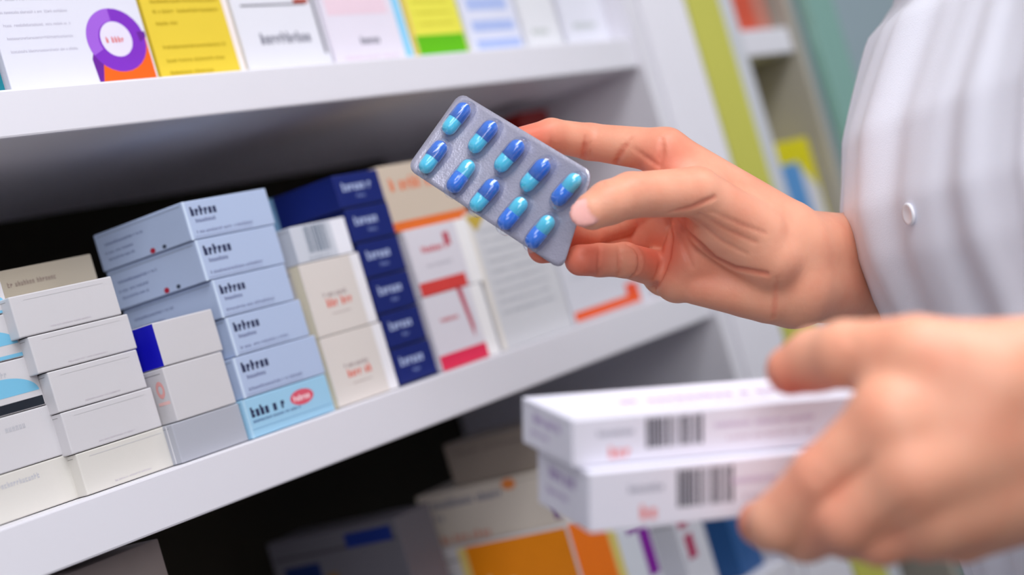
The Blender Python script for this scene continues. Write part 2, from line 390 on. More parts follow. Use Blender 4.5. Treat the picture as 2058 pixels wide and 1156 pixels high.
up((500, 134), (668, 116), .08, .14, (224, 224, 232), 'white carton with a grey edge line and grey print on the upper shelf', uW)
up((674, 115), (832, 99), .08, .14, (226, 220, 232), 'pinkish white carton with a light blue strip on the upper shelf', uP)
up((838, 98), (940, 89), .08, .14, (230, 224, 80), 'yellow carton with a green base on the upper shelf', uG)
up((946, 88), (1052, 80), .08, .14, (220, 222, 238), 'white carton with pale blue bands on the upper shelf', uL)
up((1060, 79), (1130, 74), .06, .12, (226, 226, 230), 'narrow white carton on the upper shelf next to the blue banded one', uS)
up((1140, 73), (1228, 66), .06, .14, (224, 224, 234), 'plain white carton at the right end of the upper shelf', uS)

# ------------------------------------------------------------------ boxes on the lower shelf
ZL = 1.03
def low(px, py, Y, w_, dep, yaw, rgb, label, pr, ztop=None, z0=ZL, x=None):
    """TL front corner of the top at px, py"""
    p = onY(px, py, Y); c = Carton(w_, dep, p[2] - z0 - GAP, base(rgb)); pr(c)
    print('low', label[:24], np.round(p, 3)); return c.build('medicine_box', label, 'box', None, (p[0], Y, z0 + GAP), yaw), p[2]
def l0(c): pass
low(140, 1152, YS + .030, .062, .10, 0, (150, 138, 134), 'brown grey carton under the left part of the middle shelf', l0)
def l1(c): c.rect('front', .45, .80, .98, .97, (30, 52, 130)); c.rect('front', .2, .4, .3, .75, (120, 100, 60))
def low2(px, py, Y, w_, dep, z0, rgb, label, pr):
    p = onY(px, py, Y); c = Carton(w_, dep, p[2] - z0 - GAP, base(rgb)); pr(c); print('low2', label[:24], np.round(p, 3), c.h)
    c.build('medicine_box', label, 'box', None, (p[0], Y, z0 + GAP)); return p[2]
def l1(c): c.rect('left', .60, .90, .95, .97, (24, 46, 120)); c.rect('left', .08, .62, .36, .86, (22, 40, 90)); c.rect('left', .40, .4, .48, .8, (120, 96, 60))
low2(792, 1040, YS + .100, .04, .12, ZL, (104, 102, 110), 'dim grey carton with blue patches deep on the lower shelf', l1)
YL = YS + .015
def l3(c):
    c.rect('left', .40, .50, .985, .985, (244, 142, 18)); c.words('left', .48, .62, .68, .14, (252, 196, 120), .4, seed=131)
    c.words('left', .16, .68, .36, .12, (96, 112, 180), .5, seed=132); c.oval('left', .09, .74, .05, .10, (60, 140, 140)); c.oval('left', .13, .68, .03, .08, (190, 60, 50))
    c.rect('left', .35, .50, .40, .98, (240, 214, 130)); c.rect('front', .0, .0, .8, 1, (236, 116, 16)); c.rect('front', .8, .0, 1, 1, (214, 196, 110))  # front orange is darker: shading of that side put into the ink
z3 = low2(1140, 1055, YL, .055, .150, ZL, (222, 218, 220), 'white and orange carton lying end on to the lower shelf edge', l3)
def l4(c):
    c.words('left', .10, .70, .62, .14, (110, 112, 134), .45, seed=133); c.oval('left', .68, .88, .05, .10, (224, 130, 60)); c.words('left', .1, .04, .5, .16, (206, 140, 120), .4, seed=134)
    c.rect('left', .93, .1, .97, .5, (110, 50, 120)); c.words('left', .1, .45, .2, .16, (160, 156, 160), .4, seed=135)
z4 = low2(1108, 940, YL + .004, .05, .122, z3, (212, 202, 190), 'beige carton with grey print on top of the white and orange one', l4)
def l2(c): c.words('left', .1, .7, .9, .1, (110, 100, 98), seed=130)
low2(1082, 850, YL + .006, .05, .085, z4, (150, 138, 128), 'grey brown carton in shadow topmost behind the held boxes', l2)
def l5(rgbs):
    def g(c):
        for a0, a1, b0, b1, col in rgbs: c.rect('front', a0, b0, a1, b1, col)
        c.words('front', .05, .5, .25, .02, (90, 100, 130), seed=140)
    return g
pp = (128, 20, 150); cr = (172, 18, 80)
low(1238, 1072, YL, .045, .09, 0, (214, 218, 226), 'white carton with a purple stripe standing on the lower shelf', l5([(.30, .95, .93, .985, pp), (.62, .95, .5, .93, pp)]))
low(1350, 1040, YL, .042, .09, 0, (214, 214, 222), 'white carton with a crimson stripe standing on the lower shelf', l5([(.12, .45, .84, .99, cr), (.2, .5, .5, .76, cr)]))
low(1450, 1010, YL, .040, .09, 0, (36, 84, 140), 'dark blue carton standing beside the crimson striped one', l0)
c = Carton(.10, .09, .026, base((170, 182, 20))); c.build('medicine_box', 'olive green flat carton under the near hand in the far bay', 'box', None, (XQ2 + .004, YL, ZL + GAP))

# ------------------------------------------------------------------ boxes in the far bay
def far(x0, x1, px, pyt, Y, z0, rgb, label, pr=l0, dep=.08):
    zt = onY(px, pyt, Y)[2]; c = Carton(x1 - x0, dep, zt - z0 - GAP, base(rgb)); pr(c); return c.build('medicine_box', label, 'box', None, (x0, Y, z0 + GAP))
YN = YS + .012; XR = XG0 - .021
def f1(c): c.rect('front', .6, .0, .98, .98, (190, 120, 104))
far(onY(1434, -60, YN)[0] + .012, XR - .004, 1434, -60, YN, Z2T, (208, 84, 60), 'red carton on the upper shelf of the far bay', f1)
def f2(c): c.rect('front', .75, .2, .95, .6, (186, 120, 150)); c.rect('front', .0, .75, 1, .99, (150, 146, 140))
far(XQ2 + .02, XR - .002, 1545, 200, YN + .06, Z1T, (156, 152, 162), 'grey carton on the middle shelf of the far bay', f2)
def f3(c): c.poly('front', [(0, .98), (1, .98), (1, .50), (.55, .78), (0, .78)], (214, 202, 0)); c.rect('front', .05, 0, .62, .78, (86, 146, 204)); c.poly('front', [(.62, 0), (.95, 0), (.95, .5), (.62, .73)], (206, 206, 214))
far(onY(1549, 290, YN)[0] - .01, XR, 1549, 290, YN, Z1T, (214, 202, 0), 'yellow and blue carton in the far bay beside the white coat', f3, .045)

# ------------------------------------------------------------------ blister pack
def rot(a, b, g):
    ca, sa, cb, sb, cc, sc = math.cos(a), math.sin(a), math.cos(b), math.sin(b), math.cos(g), math.sin(g)
    return np.array([[ca, 0, sa], [0, 1, 0], [-sa, 0, ca]]) @ np.array([[1, 0, 0], [0, cb, -sb], [0, sb, cb]]) @ np.array([[cc, -sc, 0], [sc, cc, 0], [0, 0, 1]])
def wmat(R3, o):                  # columns of R3: axes in the upright camera frame
    B = np.stack([RIGHT, UP, VIEW], 1); R = B @ R3; p = c2w(o)
    return Matrix([[*map(float, R[i]), float(p[i])] for i in range(3)] + [[0, 0, 0, 1]])
QTL, QTR, QBL, QBR = P(925, 186, .880), P(1192, 347, .833), P(817, 338, .868), P(1130, 544, .840)
OB = (QTL + QTR + QBL + QBR) / 4
def S(a, b):                      # a: 0..1 along the pack, b: 0..1 upward; the pack is slightly twisted by the grip
    return QBL * (1 - a) * (1 - b) + QBR * a * (1 - b) + QTL * (1 - a) * b + QTR * a * b
def Sn(a, b):
    n_ = np.cross(S(a + .01, b) - S(a - .01, b), S(a, b + .01) - S(a, b - .01)); n_ /= np.linalg.norm(n_); return -n_ if n_[2] > 0 else n_
def loc_(p): return c2w(p) - c2w(OB)
blister = empty('blister_pack', tuple(map(float, c2w(OB))), 'blister pack of ten blue and cyan capsules held in the fingers', 'blister pack')
LX, LY = .093, .046
def proj(p):
    u = p[0] / p[2] * F; v_ = -p[1] / p[2] * F; return np.array([CR * u + SR * v_ + 1029, -SR * u + CR * v_ + 578])
def findab(px, py):
    x = np.array([.5, .5])
    for _ in range(12):
        r0 = proj(S(*x)) - (px, py); Jm = np.stack([(proj(S(x[0] + 1e-4, x[1])) - (px, py) - r0) / 1e-4, (proj(S(x[0], x[1] + 1e-4)) - (px, py) - r0) / 1e-4], 1); x = x - np.linalg.solve(Jm, r0)
    return x
def foil_mat():
    m = bpy.data.materials.new('blister_film'); m.use_nodes = True; n = m.node_tree.nodes; L = m.node_tree.links; b = n['Principled BSDF']
    b.inputs['Base Color'].default_value = (*lin((172, 170, 188)), 1); b.inputs['Roughness'].default_value = .32; b.inputs['Metallic'].default_value = .25
    b.inputs['Coat Weight'].default_value = .5; b.inputs['Coat Roughness'].default_value = .12
    tc = n.new('ShaderNodeTexCoord'); vz = n.new('ShaderNodeTexVoronoi'); vz.inputs['Scale'].default_value = 900; bp = n.new('ShaderNodeBump'); bp.inputs['Strength'].default_value = .25; bp.inputs['Distance'].default_value = .0004
    nz = n.new('ShaderNodeTexNoise'); nz.inputs['Scale'].default_value = 70; b2 = n.new('ShaderNodeBump'); b2.inputs['Strength'].default_value = .35; b2.inputs['Distance'].default_value = .002
    L.new(tc.outputs['Object'], vz.inputs['Vector']); L.new(tc.outputs['Object'], nz.inputs['Vector']); L.new(vz.outputs['Distance'], bp.inputs['Height']); L.new(nz.outputs['Fac'], b2.inputs['Height'])
    L.new(bp.outputs[0], b2.inputs['Normal']); L.new(b2.outputs[0], b.inputs['Normal']); return m
def clear_mat():
    m = bpy.data.materials.new('clear_plastic'); m.use_nodes = True; n = m.node_tree.nodes; L = m.node_tree.links
    n.remove(n['Principled BSDF']); out = n['Material Output']
    tr = n.new('ShaderNodeBsdfTransparent'); tr.inputs[0].default_value = (.93, .95, 1, 1); gl = n.new('ShaderNodeBsdfGlossy'); gl.inputs['Roughness'].default_value = .08
    lw = n.new('ShaderNodeLayerWeight'); lw.inputs[0].default_value = .25; fr = n.new('ShaderNodeMath'); fr.operation = 'MULTIPLY_ADD'; fr.inputs[1].default_value = .5; fr.inputs[2].default_value = .05; L.new(lw.outputs['Facing'], fr.inputs[0]); df = n.new('ShaderNodeBsdfDiffuse'); df.inputs[0].default_value = (*lin((214, 218, 244)), 1)
    m1 = n.new('ShaderNodeMixShader'); m1.inputs[0].default_value = .06; m2 = n.new('ShaderNodeMixShader')
    L.new(tr.outputs[0], m1.inputs[1]); L.new(df.outputs[0], m1.inputs[2]); L.new(fr.outputs[0], m2.inputs[0]); L.new(m1.outputs[0], m2.inputs[1]); L.new(gl.outputs[0], m2.inputs[2]); L.new(m2.outputs[0], out.inputs[0]); return m
def plastic(name, rgb):
    m = bpy.data.materials.new(name); m.use_nodes = True; b = m.node_tree.nodes['Principled BSDF']; b.inputs['Base Color'].default_value = (*lin(rgb), 1)
    b.inputs['Roughness'].default_value = .16; b.inputs['Subsurface Weight'].default_value = .25; b.inputs['Subsurface Scale'].default_value = .003; b.inputs['Coat Weight'].default_value = .6; return m
mF, mCl = foil_mat(), clear_mat(); mDk, mCy = plastic('capsule_blue', (0, 124, 232)), plastic('capsule_cyan', (84, 226, 252))
# sheet: rounded outline, slightly bowed
def rr(lx, ly, r, n=6):
    pts = []
    for cxx, cyy, a0 in ((lx / 2 - r, ly / 2 - r, 0), (-lx / 2 + r, ly / 2 - r, 90), (-lx / 2 + r, -ly / 2 + r, 180), (lx / 2 - r, -ly / 2 + r, 270)):
        for i in range(n + 1):
            a = math.radians(a0 + 90 * i / n); pts.append((cxx + r * math.cos(a), cyy + r * math.sin(a)))
    return pts
o_l = rr(1, LY / LX, .055); N = len(o_l)
v = []; f = []
for z in (.00025, -.00025):
    for x, y in o_l:
        a_, b_ = x + .5, y / (LY / LX) + .5; v.append(loc_(S(a_, b_) - Sn(a_, b_) * z))
f = [list(range(N))[::-1], [N + i for i in range(N)]] + [[i, (i + 1) % N, N + (i + 1) % N, N + i] for i in range(N)]
# inner vertices so that the twist is smooth
v = []; f = []; gn, gm = 40, 20
for side in (-1, 1):
    for j in range(gm + 1):
        for i in range(gn + 1):
            a_, b_ = i / gn, j / gm; x_, y_ = (a_ - .5) * LX, (b_ - .5) * LY; r_ = .005
            ex, ey = abs(x_) - (LX / 2 - r_), abs(y_) - (LY / 2 - r_)
            if ex > 0 and ey > 0:
                l_ = max(ex, ey) / math.hypot(ex, ey); ex *= l_; ey *= l_; x_ = math.copysign(LX / 2 - r_ + ex, x_); y_ = math.copysign(LY / 2 - r_ + ey, y_)
            a_, b_ = x_ / LX + .5, y_ / LY + .5; v.append(loc_(S(a_, b_) + Sn(a_, b_) * .00025 * side))
no = (gn + 1) * (gm + 1)
for j in range(gm):
    for i in range(gn):
        q = [j * (gn + 1) + i, j * (gn + 1) + i + 1, (j + 1) * (gn + 1) + i + 1, (j + 1) * (gn + 1) + i]; f += [q[::-1], [no + k for k in q]]
rim = [i for i in range(gn + 1)] + [j * (gn + 1) + gn for j in range(1, gm + 1)] + [gm * (gn + 1) + i for i in range(gn - 1, -1, -1)] + [j * (gn + 1) for j in range(gm - 1, 0, -1)]
for a_, b_ in zip(rim, rim[1:] + rim[:1]): f.append([a_, b_, no + b_, no + a_])
mesh_obj('backing_sheet', v, f, mF, blister, smooth=True)
# raised rim lines between pockets
def lathe_cap(r, l0_, l1_, n=20, m=7, both=False):
    """capsule half: open cylinder from 0 .. with a round end, along +y"""
    prof = [(r, l0_)] + [(r * math.cos(math.pi / 2 * k / m), l1_ - r + r * math.sin(math.pi / 2 * k / m)) for k in range(m + 1)]
    v = []; f = []
    for rad, y in prof:
        for i in range(n):
            a = 2 * math.pi * i / n; v.append((rad * math.cos(a), y, rad * math.sin(a)))
    for j in range(len(prof) - 1):
        for i in range(n):
            f.append([j * n + i, (j + 1) * n + i, (j + 1) * n + (i + 1) % n, j * n + (i + 1) % n])
    f.append([i for i in range(n)])
    return v, f
me_body = None
cap_first = {}
def pocket_mesh():
    v = []; f = []; nu, nv_ = 40, 9; L2, Wd, Hh = .0116, .0050, .0084
    for j in range(nv_ + 1):
        t = j / nv_; s = math.cos(t * math.pi / 2) ** .55 if t < 1 else 0; z = Hh * math.sin(t * math.pi / 2) ** .9
        for i in range(nu):
            a = 2 * math.pi * i / nu; ex = .7
            ca, sa = math.cos(a), math.sin(a)
            v.append((Wd * s * math.copysign(abs(ca) ** ex, ca), (L2 * s if t < 1 else 0) * math.copysign(abs(sa) ** ex, sa), .0003 + z))
    for j in range(nv_):
        for i in range(nu): f.append([j * nu + i, j * nu + (i + 1) % nu, (j + 1) * nu + (i + 1) % nu, (j + 1) * nu + i])
    return v, f
pk = None; cm = {}
CAPS = [(926, 243, 1), (980, 279, 1), (1034, 316, 1), (1087, 352, 1), (1147, 383, 0), (877, 320, 1), (932, 359, 0), (982, 395, 1), (1038, 431, 0), (1093, 466, 0)]
for cx_, cy_, dark_up in CAPS:
    a_, b_ = findab(cx_ - 2, cy_ + 2); p0 = S(a_, b_); nz_ = Sn(a_, b_)
    def onplane(px, py):
        d = P(px, py, 1.0); return d * ((p0 @ nz_) / (d @ nz_))
    yv = onplane(cx_ + 25, cy_ - 31) - onplane(cx_ - 25, cy_ + 31); yv /= np.linalg.norm(yv); xv = np.cross(yv, nz_)
    M = Matrix.Identity(4); W3 = np.stack([RIGHT, UP, VIEW], 1) @ np.stack([xv, yv, nz_], 1)
    if np.linalg.det(W3) < 0: W3[:, 0] *= -1
    lo3 = loc_(p0)
    M = Matrix([[*map(float, W3[i]), float(lo3[i])] for i in range(3)] + [[0, 0, 0, 1]])
    if pk is None:
        v, f = pocket_mesh(); pk = mesh_obj('clear_pocket', v, f, mCl, blister, smooth=True); q = pk
        v, f = lathe_cap(.0038, -.0035, .0098); a = mesh_obj('capsule', v, f, mCy, blister, smooth=True)
        v, f = lathe_cap(.00405, 0, .0102); b = mesh_obj('capsule_cap', v, f, mDk, a, smooth=True); cm['b'] = a; cm['c'] = b
    else:
        q = pk.copy(); COL.objects.link(q); q.parent = blister
        a = cm['b'].copy(); COL.objects.link(a); a.parent = blister; b = cm['c'].copy(); COL.objects.link(b); b.parent = a
    q.matrix_local = M
    a.matrix_local = M @ Matrix.Translation((random.uniform(-.0002, .0002), random.uniform(-.0003, .0003), .0043)) @ Matrix.Rotation((math.pi if dark_up else 0) + random.uniform(-.05, .05), 4, 'Z')
    b.matrix_local = Matrix.Translation((0, .0012 if dark_up else .0012, 0)) @ Matrix.Rotation(math.pi, 4, 'Z')

# ------------------------------------------------------------------ held boxes
RH = np.array([[0.91774, 0.26415, -0.29662], [-0.21545, 0.95845, 0.18694], [0.33367, -0.10765, 0.93652]])
OH = np.array([.002578, -.06956, .64]); DH = .0535; LH = .125
H1, H2 = .018, .0225
def held(o, h, label, sh=0):
    c = Carton(LH, DH, h, base((232, 230, 242)))
    c.bars('front', .235 + sh, .28, .42 + sh, .90, (46, 48, 62), n=17, seed=12)
    c.words('front', .08 + sh, .60, .20 + sh, .13, (150, 150, 166), seed=150); c.words('front', .115 + sh, .14, .20 + sh, .24, (234, 140, 140), .45, seed=151)
    c.words('front', .46, .58, .80, .12, (206, 186, 214), .35, seed=152); c.words('front', .5, .3, .8, .1, (206, 186, 200), .35, seed=153)
    c.words('top', .24, .42, .84, .11, (190, 130, 176), .4, seed=154); c.words('top', .3, .2, .7, .06, (226, 200, 226), .35, seed=155)
    c.words('left', .25, .58, .8, .22, (176, 150, 200), .45, seed=156); c.words('left', .2, .3, .6, .12, (196, 176, 214), .4, seed=157)
    R3 = np.stack([RH[:, 0], RH[:, 2], RH[:, 1]], 1)
    return c.build('medicine_box', label, 'box', 'pair of cartons in the near hand', M=wmat(R3, o))
held(OH, H1, 'upper white carton with a barcode gripped under the thumb')
O2 = OH + RH @ np.array([.0035, -H2 - .0005, -.007])
held(O2, H2, 'lower white carton with a barcode held below the first', .045)

# ------------------------------------------------------------------ the person: implicit surfaces for hands and body
def smin(a, b, k):
    h = np.maximum(k - np.abs(a - b), 0) / k
    return np.minimum(a, b) - h * h * h * k / 6
def cone(p, a, b, ra, rb):
    a = np.asarray(a, np.float32); b = np.asarray(b, np.float32); ab = b - a; t = np.clip(((p - a) @ ab) / (ab @ ab), 0, 1)
    return np.linalg.norm(p - a - t[:, None] * ab, axis=1) - (ra + (rb - ra) * t)
def chain(p, pts, k=.004):
    d = None
    for (a, ra), (b, rb) in zip(pts[:-1], pts[1:]):
        e = cone(p, a, b, ra, rb); d = e if d is None else smin(d, e, k)
    return d
def ell(p, c, R, r):
    q = (p - np.asarray(c, np.float32)) @ np.asarray(R, np.float32); r = np.asarray(r, np.float32)
    k0 = np.linalg.norm(q / r, axis=1); k1 = np.linalg.norm(q / (r * r), axis=1)
    return k0 * (k0 - 1) / np.maximum(k1, 1e-6)
def surface(fn, lo, hi, h):
    """surface nets of fn < 0 on a block-wise evaluated grid"""
    lo = np.array(lo, np.float32); n = np.ceil((np.array(hi) - lo) / h).astype(int) + 1; B = 12
    n = ((n + B - 1) // B) * B; G = np.full(n, 1.0, np.float32)
    ax = np.arange(B, dtype=np.float32)
    off = np.stack(np.meshgrid(ax, ax, ax, indexing='ij'), -1).reshape(-1, 3) * h
    nb = n // B; cen = np.stack(np.meshgrid(*[np.arange(k) for k in nb], indexing='ij'), -1).reshape(-1, 3)
    dc = fn((lo + (cen * B + (B - 1) / 2) * h).astype(np.float32)); rad = B * h * .5 * 1.75 * 1.25 + .004
    for c, d in zip(cen, dc):
        i, j, k = c * B
        if abs(d) > rad: G[i:i + B, j:j + B, k:k + B] = d
        else: G[i:i + B, j:j + B, k:k + B] = fn((lo + c * B * h + off).astype(np.float32)).reshape(B, B, B)
    s = G < 0; cell = np.zeros(np.array(G.shape) - 1, bool); first = s[:-1, :-1, :-1]
    for a in (0, 1):
        for b in (0, 1):
            for c in (0, 1): cell |= s[a:a + cell.shape[0], b:b + cell.shape[1], c:c + cell.shape[2]] != first
    idx = np.argwhere(cell); vid = np.full(cell.shape, -1, np.int64); vid[tuple(idx.T)] = np.arange(len(idx))
    acc = np.zeros((len(idx), 3)); cnt = np.zeros(len(idx))
    cr = [(a, b, c) for a in (0, 1) for b in (0, 1) for c in (0, 1)]
    for p in cr:
        for ax_ in range(3):
            if p[ax_] == 0:
                q = list(p); q[ax_] = 1
                g0 = G[tuple((idx + p).T)]; g1 = G[tuple((idx + q).T)]; m = (g0 < 0) != (g1 < 0)
                t = g0[m] / (g0[m] - g1[m]); pos = np.array(p, float)[None].repeat(m.sum(), 0); pos[:, ax_] += t
                acc[m] += pos; cnt[m] += 1
    V = lo + (idx + acc / cnt[:, None]) * h
    F_ = []
    for ax_ in range(3):
        sl0 = [slice(1, -1)] * 3; sl1 = [slice(1, -1)] * 3; sl0[ax_] = slice(0, -1); sl1[ax_] = slice(1, None)
        a = s[tuple(sl0)]; b = s[tuple(sl1)]; e = np.argwhere(a != b); fl = a[tuple(e.T)]
        o = np.ones(3, int); o[ax_] = 0; e = e + o; u_, v_ = (ax_ + 1) % 3, (ax_ + 2) % 3
        du = np.zeros(3, int); du[u_] = 1; dv = np.zeros(3, int); dv[v_] = 1
        q = np.stack([vid[tuple((e - du - dv).T)], vid[tuple((e - dv).T)], vid[tuple(e.T)], vid[tuple((e - du).T)]], 1)
        q[~fl] = q[~fl][:, ::-1]; F_.append(q)
    Q = np.concatenate(F_); Q = Q[(Q >= 0).all(1)]
    V = V.astype(np.float32)
    for _ in range(2):           # pull the vertices onto the exact surface
        e = h * .4; d = fn(V); g = np.stack([(fn(V + np.eye(3, dtype=np.float32)[i] * e) - fn(V - np.eye(3, dtype=np.float32)[i] * e)) / (2 * e) for i in range(3)], 1)
        V = V - np.clip(d, -h * .5, h * .5)[:, None] * g / np.maximum((g * g).sum(1), .3)[:, None]
    return V, Q
def on_surf(fn, px, py, z0=.5, z1=1.3):
    """first hit of the sight line through a picture point"""
    z = z0; d0 = P(px, py, 1.0).astype(np.float32)
    for _ in range(220):
        d = float(fn((d0 * z)[None])[0])
        if d < .0001: break
        z += max(d * .7, .0001)
        if z > z1: return None
    return d0 * z
def seglist(fn, pts, z0=.5):
    out = []
    for a, b in zip(pts[:-1], pts[1:]):
        n = max(2, int(math.hypot(a[0] - b[0], a[1] - b[1]) / 12))
        for i in range(n): out.append((a[0] + (b[0] - a[0]) * i / n, a[1] + (b[1] - a[1]) * i / n))
    out.append(pts[-1]); r = [on_surf(fn, *q, z0=z0) for q in out]
    return [q for q in r if q is not None]
def creased(fn, lines):
    """lines: (points in the picture, radius, depth factor)"""
    prim = []
    for pts, r in lines:
        q = seglist(fn, pts)
        for i, (a, b) in enumerate(zip(q[:-1], q[1:])):
            if np.linalg.norm(a - b) < .02:
                t0 = i / max(1, len(q) - 1); rr_ = r * (.35 + .65 * math.sin(math.pi * min(1, max(0, t0 * .9 + .05))))
                prim.append((a, b, rr_))
    A = np.array([p[0] for p in prim]); lo_, hi_ = A.min(0) - .01, A.max(0) + .01
    def g(p):
        d = fn(p); m = (np.abs(d) < .006) & (p > lo_).all(1) & (p < hi_).all(1)
        if m.any():
            q = p[m]; c = np.full(len(q), 1.0, np.float32)
            for a, b, r in prim: c = np.minimum(c, cone(q, a, b, r, r))
            d[m] = -smin(-d[m], c, .0022)
        return d
    return g, prim

# ---- right hand (blister pack), palm towards the viewer
def J(px, py, z, r): return (P(px, py, z).astype(np.float32), r)
Rindex = [J(1338, 304, .876, .0112), J(1186, 285, .888, .0092), J(1108, 272, .876, .0083), J(1052, 284, .8680, .0074)]
Rmid = [J(1335, 380, .891, .0105), J(1262, 440, .900, .0095), J(1180, 470, .872, .0082), J(1110, 462, .8510, .0074)]
Rring = [J(1333, 462, .897, .0105), J(1258, 488, .902, .0090), J(1168, 490, .872, .0082), J(1090, 500, .8525, .0072)]
Rpinky = [J(1336, 545, .898, .0095), J(1256, 523, .866, .0086), J(1205, 523, .858, .0080), J(1166, 523, .8480, .0076)]
Rthumb = [J(1520, 470, .872, .0150), J(1400, 386, .850, .0122), J(1268, 392, .832, .0108), J(1222, 408, .826, .0104), J(1191, 424, .8235, .0090)]
fore = [J(1600, 498, .890, .0195), J(1720, 512, .940, .0215), (np.array([.262, -.05, 1.10], np.float32), .034)]
fore2 = [J(1602, 572, .892, .0195), J(1722, 572, .940, .0210), (np.array([.262, -.075, 1.10], np.float32), .030)]
shR = (np.array([.350, .105, 1.05], np.float32), .042)
def right_base(p):
    meta = [cone(p, *[J(1338, 304, .876, .0112)[0], J(1570, 468, .887, .018)[0]], .0112, .0180),
            cone(p, J(1335, 382, .891, 0)[0], J(1575, 510, .890, 0)[0], .0115, .0175),
            cone(p, J(1333, 462, .896, 0)[0], J(1580, 548, .892, 0)[0], .0115, .0170),
            cone(p, J(1338, 548, .896, 0)[0], J(1592, 592, .892, 0)[0], .0125, .0165)]
    d = meta[0]
    for m in meta[1:]: d = smin(d, m, .008)
    d = smin(d, chain(p, fore, .01), .010); d = smin(d, chain(p, fore2, .01), .012)
    d = smin(d, cone(p, fore[-1][0], shR[0], .036, shR[1]), .02)
    d = smin(d, cone(p, J(1440, 455, .868, 0)[0], J(1545, 520, .876, 0)[0], .0150, .0165), .008)      # thenar
    d = smin(d, cone(p, J(1400, 575, .880, 0)[0], J(1540, 600, .884, 0)[0], .0095, .0120), .008)      # hypothenar
    d = smin(d, cone(p, J(1330, 335, .874, 0)[0], J(1420, 385, .868, 0)[0], .0085, .0110), .008)      # web
    pad = chain(p, [J(1402, 462, .882, .0140), J(1386, 522, .8825, .0140), J(1362, 560, .8835, .0125)], .004)
    return smin(d, smin(pad, cone(p, J(1400, 520, .885, 0)[0], J(1500, 580, .886, 0)[0], .012, .014), .010), .0028)
def right_fn(p):
    b = right_base(p); d = b
    for c, k in ((Rindex, .006), (Rmid, .005), (Rring, .005), (Rpinky, .004), (Rthumb, .007)):
        d = np.minimum(d, smin(b, chain(p, c, .003), k))
    return d
# thumb nail plate
T1, T0 = Rthumb[-1][0], Rthumb[-2][0]
nc = on_surf(right_fn, 1178, 426); tdir = (T1 - T0) / np.linalg.norm(T1 - T0); nn = nc - (T1 * .6 + T0 * .4); nn -= tdir * (nn @ tdir); nn /= np.linalg.norm(nn); nb_ = np.cross(tdir, nn)
NR = np.stack([tdir, nb_, nn], 1)
def right_nail(p): return ell(p, nc - nn * .0012 + tdir * .0002, NR, (.0078, .0068, .0018))
def right_full(p):
    d = right_fn(p); n = right_nail(p)
    groove = np.abs(n) - .0003
    return smin(d, n, .0004)
lines = [([(1344, 426), (1366, 452), (1392, 480), (1433, 518), (1476, 540), (1540, 551)], .0019),
         ([(1344, 436), (1346, 480), (1340, 515), (1325, 556), (1309, 594)], .0024),
         ([(1262, 490), (1278, 498), (1287, 512), (1288, 530), (1282, 548), (1270, 558)], .0016),
         ([(1359, 458), (1374, 495), (1391, 536)], .0011),
         ([(1346, 427), (1390, 418), (1436, 397)], .0011),
         ([(1330, 280), (1331, 305), (1325, 334)], .0014), ([(1268, 278), (1250, 305), (1236, 330)], .0012), ([(1275, 300), (1300, 318), (1322, 332)], .0008),
         ([(1178, 276), (1174, 320)], .0013), ([(1186, 285), (1186, 318)], .0005), ([(1108, 275), (1108, 296)], .0006),
         ([(1206, 494), (1203, 552)], .0010), ([(1245, 494), (1246, 552)], .0010),
         ([(1562, 558), (1558, 600), (1555, 640)], .0007), ([(1200, 352), (1218, 374)], .0004),
         ([(1400, 445), (1450, 485), (1500, 510)], .0004), ([(1405, 430), (1460, 462), (1520, 488)], .0004), ([(1430, 425), (1490, 452), (1540, 470)], .0003)]
right_c, primR = creased(right_full, lines)

# ---- left hand (cartons), back towards the viewer
Lthumb = [J(2000, 770, .598, .0185), J(1840, 716, .602, .0138), J(1700, 712, .618, .0118), J(1640, 724, .630, .0114), J(1590, 744, .6345, .0092)]
Lindex = [J(1800, 850, .596, .0150), J(1655, 960, .603, .0112), J(1562, 1050, .613, .0100), J(1545, 1062, .640, .0085)]
Lmid = [J(1830, 950, .592, .0150), J(1700, 1040, .600, .0115), J(1620, 1072, .618, .0100), J(1530, 1052, .642, .0086)]
Lring = [J(1870, 1030, .598, .0140), J(1770, 1075, .604, .0105), J(1700, 1070, .626, .0092), J(1630, 1045, .646, .0080)]
Lpinky = [J(1930, 1060, .612, .0110), J(1860, 1075, .622, .0092), J(1800, 1066, .640, .0082), J(1750, 1045, .650, .0072)]
elL = np.array([.345, -.115, .67], np.float32); shL = np.array([.315, .115, .70], np.float32)
def left_base(p):
    wr = J(2240, 800, .612, 0)[0]; wr2 = J(2250, 900, .612, 0)[0]
    d = cone(p, Lindex[0][0], wr, .0165, .024)
    d = smin(d, cone(p, Lmid[0][0], wr, .0165, .024), .010)
    d = smin(d, cone(p, Lring[0][0], wr2, .0150, .023), .010)
    d = smin(d, cone(p, Lpinky[0][0], wr2, .0125, .022), .010)
    d = smin(d, cone(p, J(1900, 745, .600, 0)[0], J(2150, 760, .606, 0)[0], .0165, .0230), .012)
    d = smin(d, cone(p, J(1800, 780, .604, 0)[0], J(1960, 830, .598, 0)[0], .0115, .0170), .012)   # web
    d = smin(d, cone(p, wr, elL, .024, .038), .015); d = smin(d, cone(p, wr2, elL, .023, .036), .015)
    return smin(d, cone(p, elL, shL, .038, .044), .02)
def left_fn(p):
    b = left_base(p); d = b
    for c, k in ((Lthumb, .008), (Lindex, .005), (Lmid, .005), (Lring, .005), (Lpinky, .005)): d = np.minimum(d, smin(b, chain(p, c, .004), k))
    return d
left_c, _ = creased(left_fn, [([(1745, 930), (1700, 968), (1655, 1005)], .0012), ([(1840, 1010), (1790, 1045), (1745, 1080)], .0010),
                              ([(1700, 660), (1706, 690)], .0004), ([(1710, 660), (1716, 690)], .0004), ([(1625, 945), (1650, 975)], .0004)])

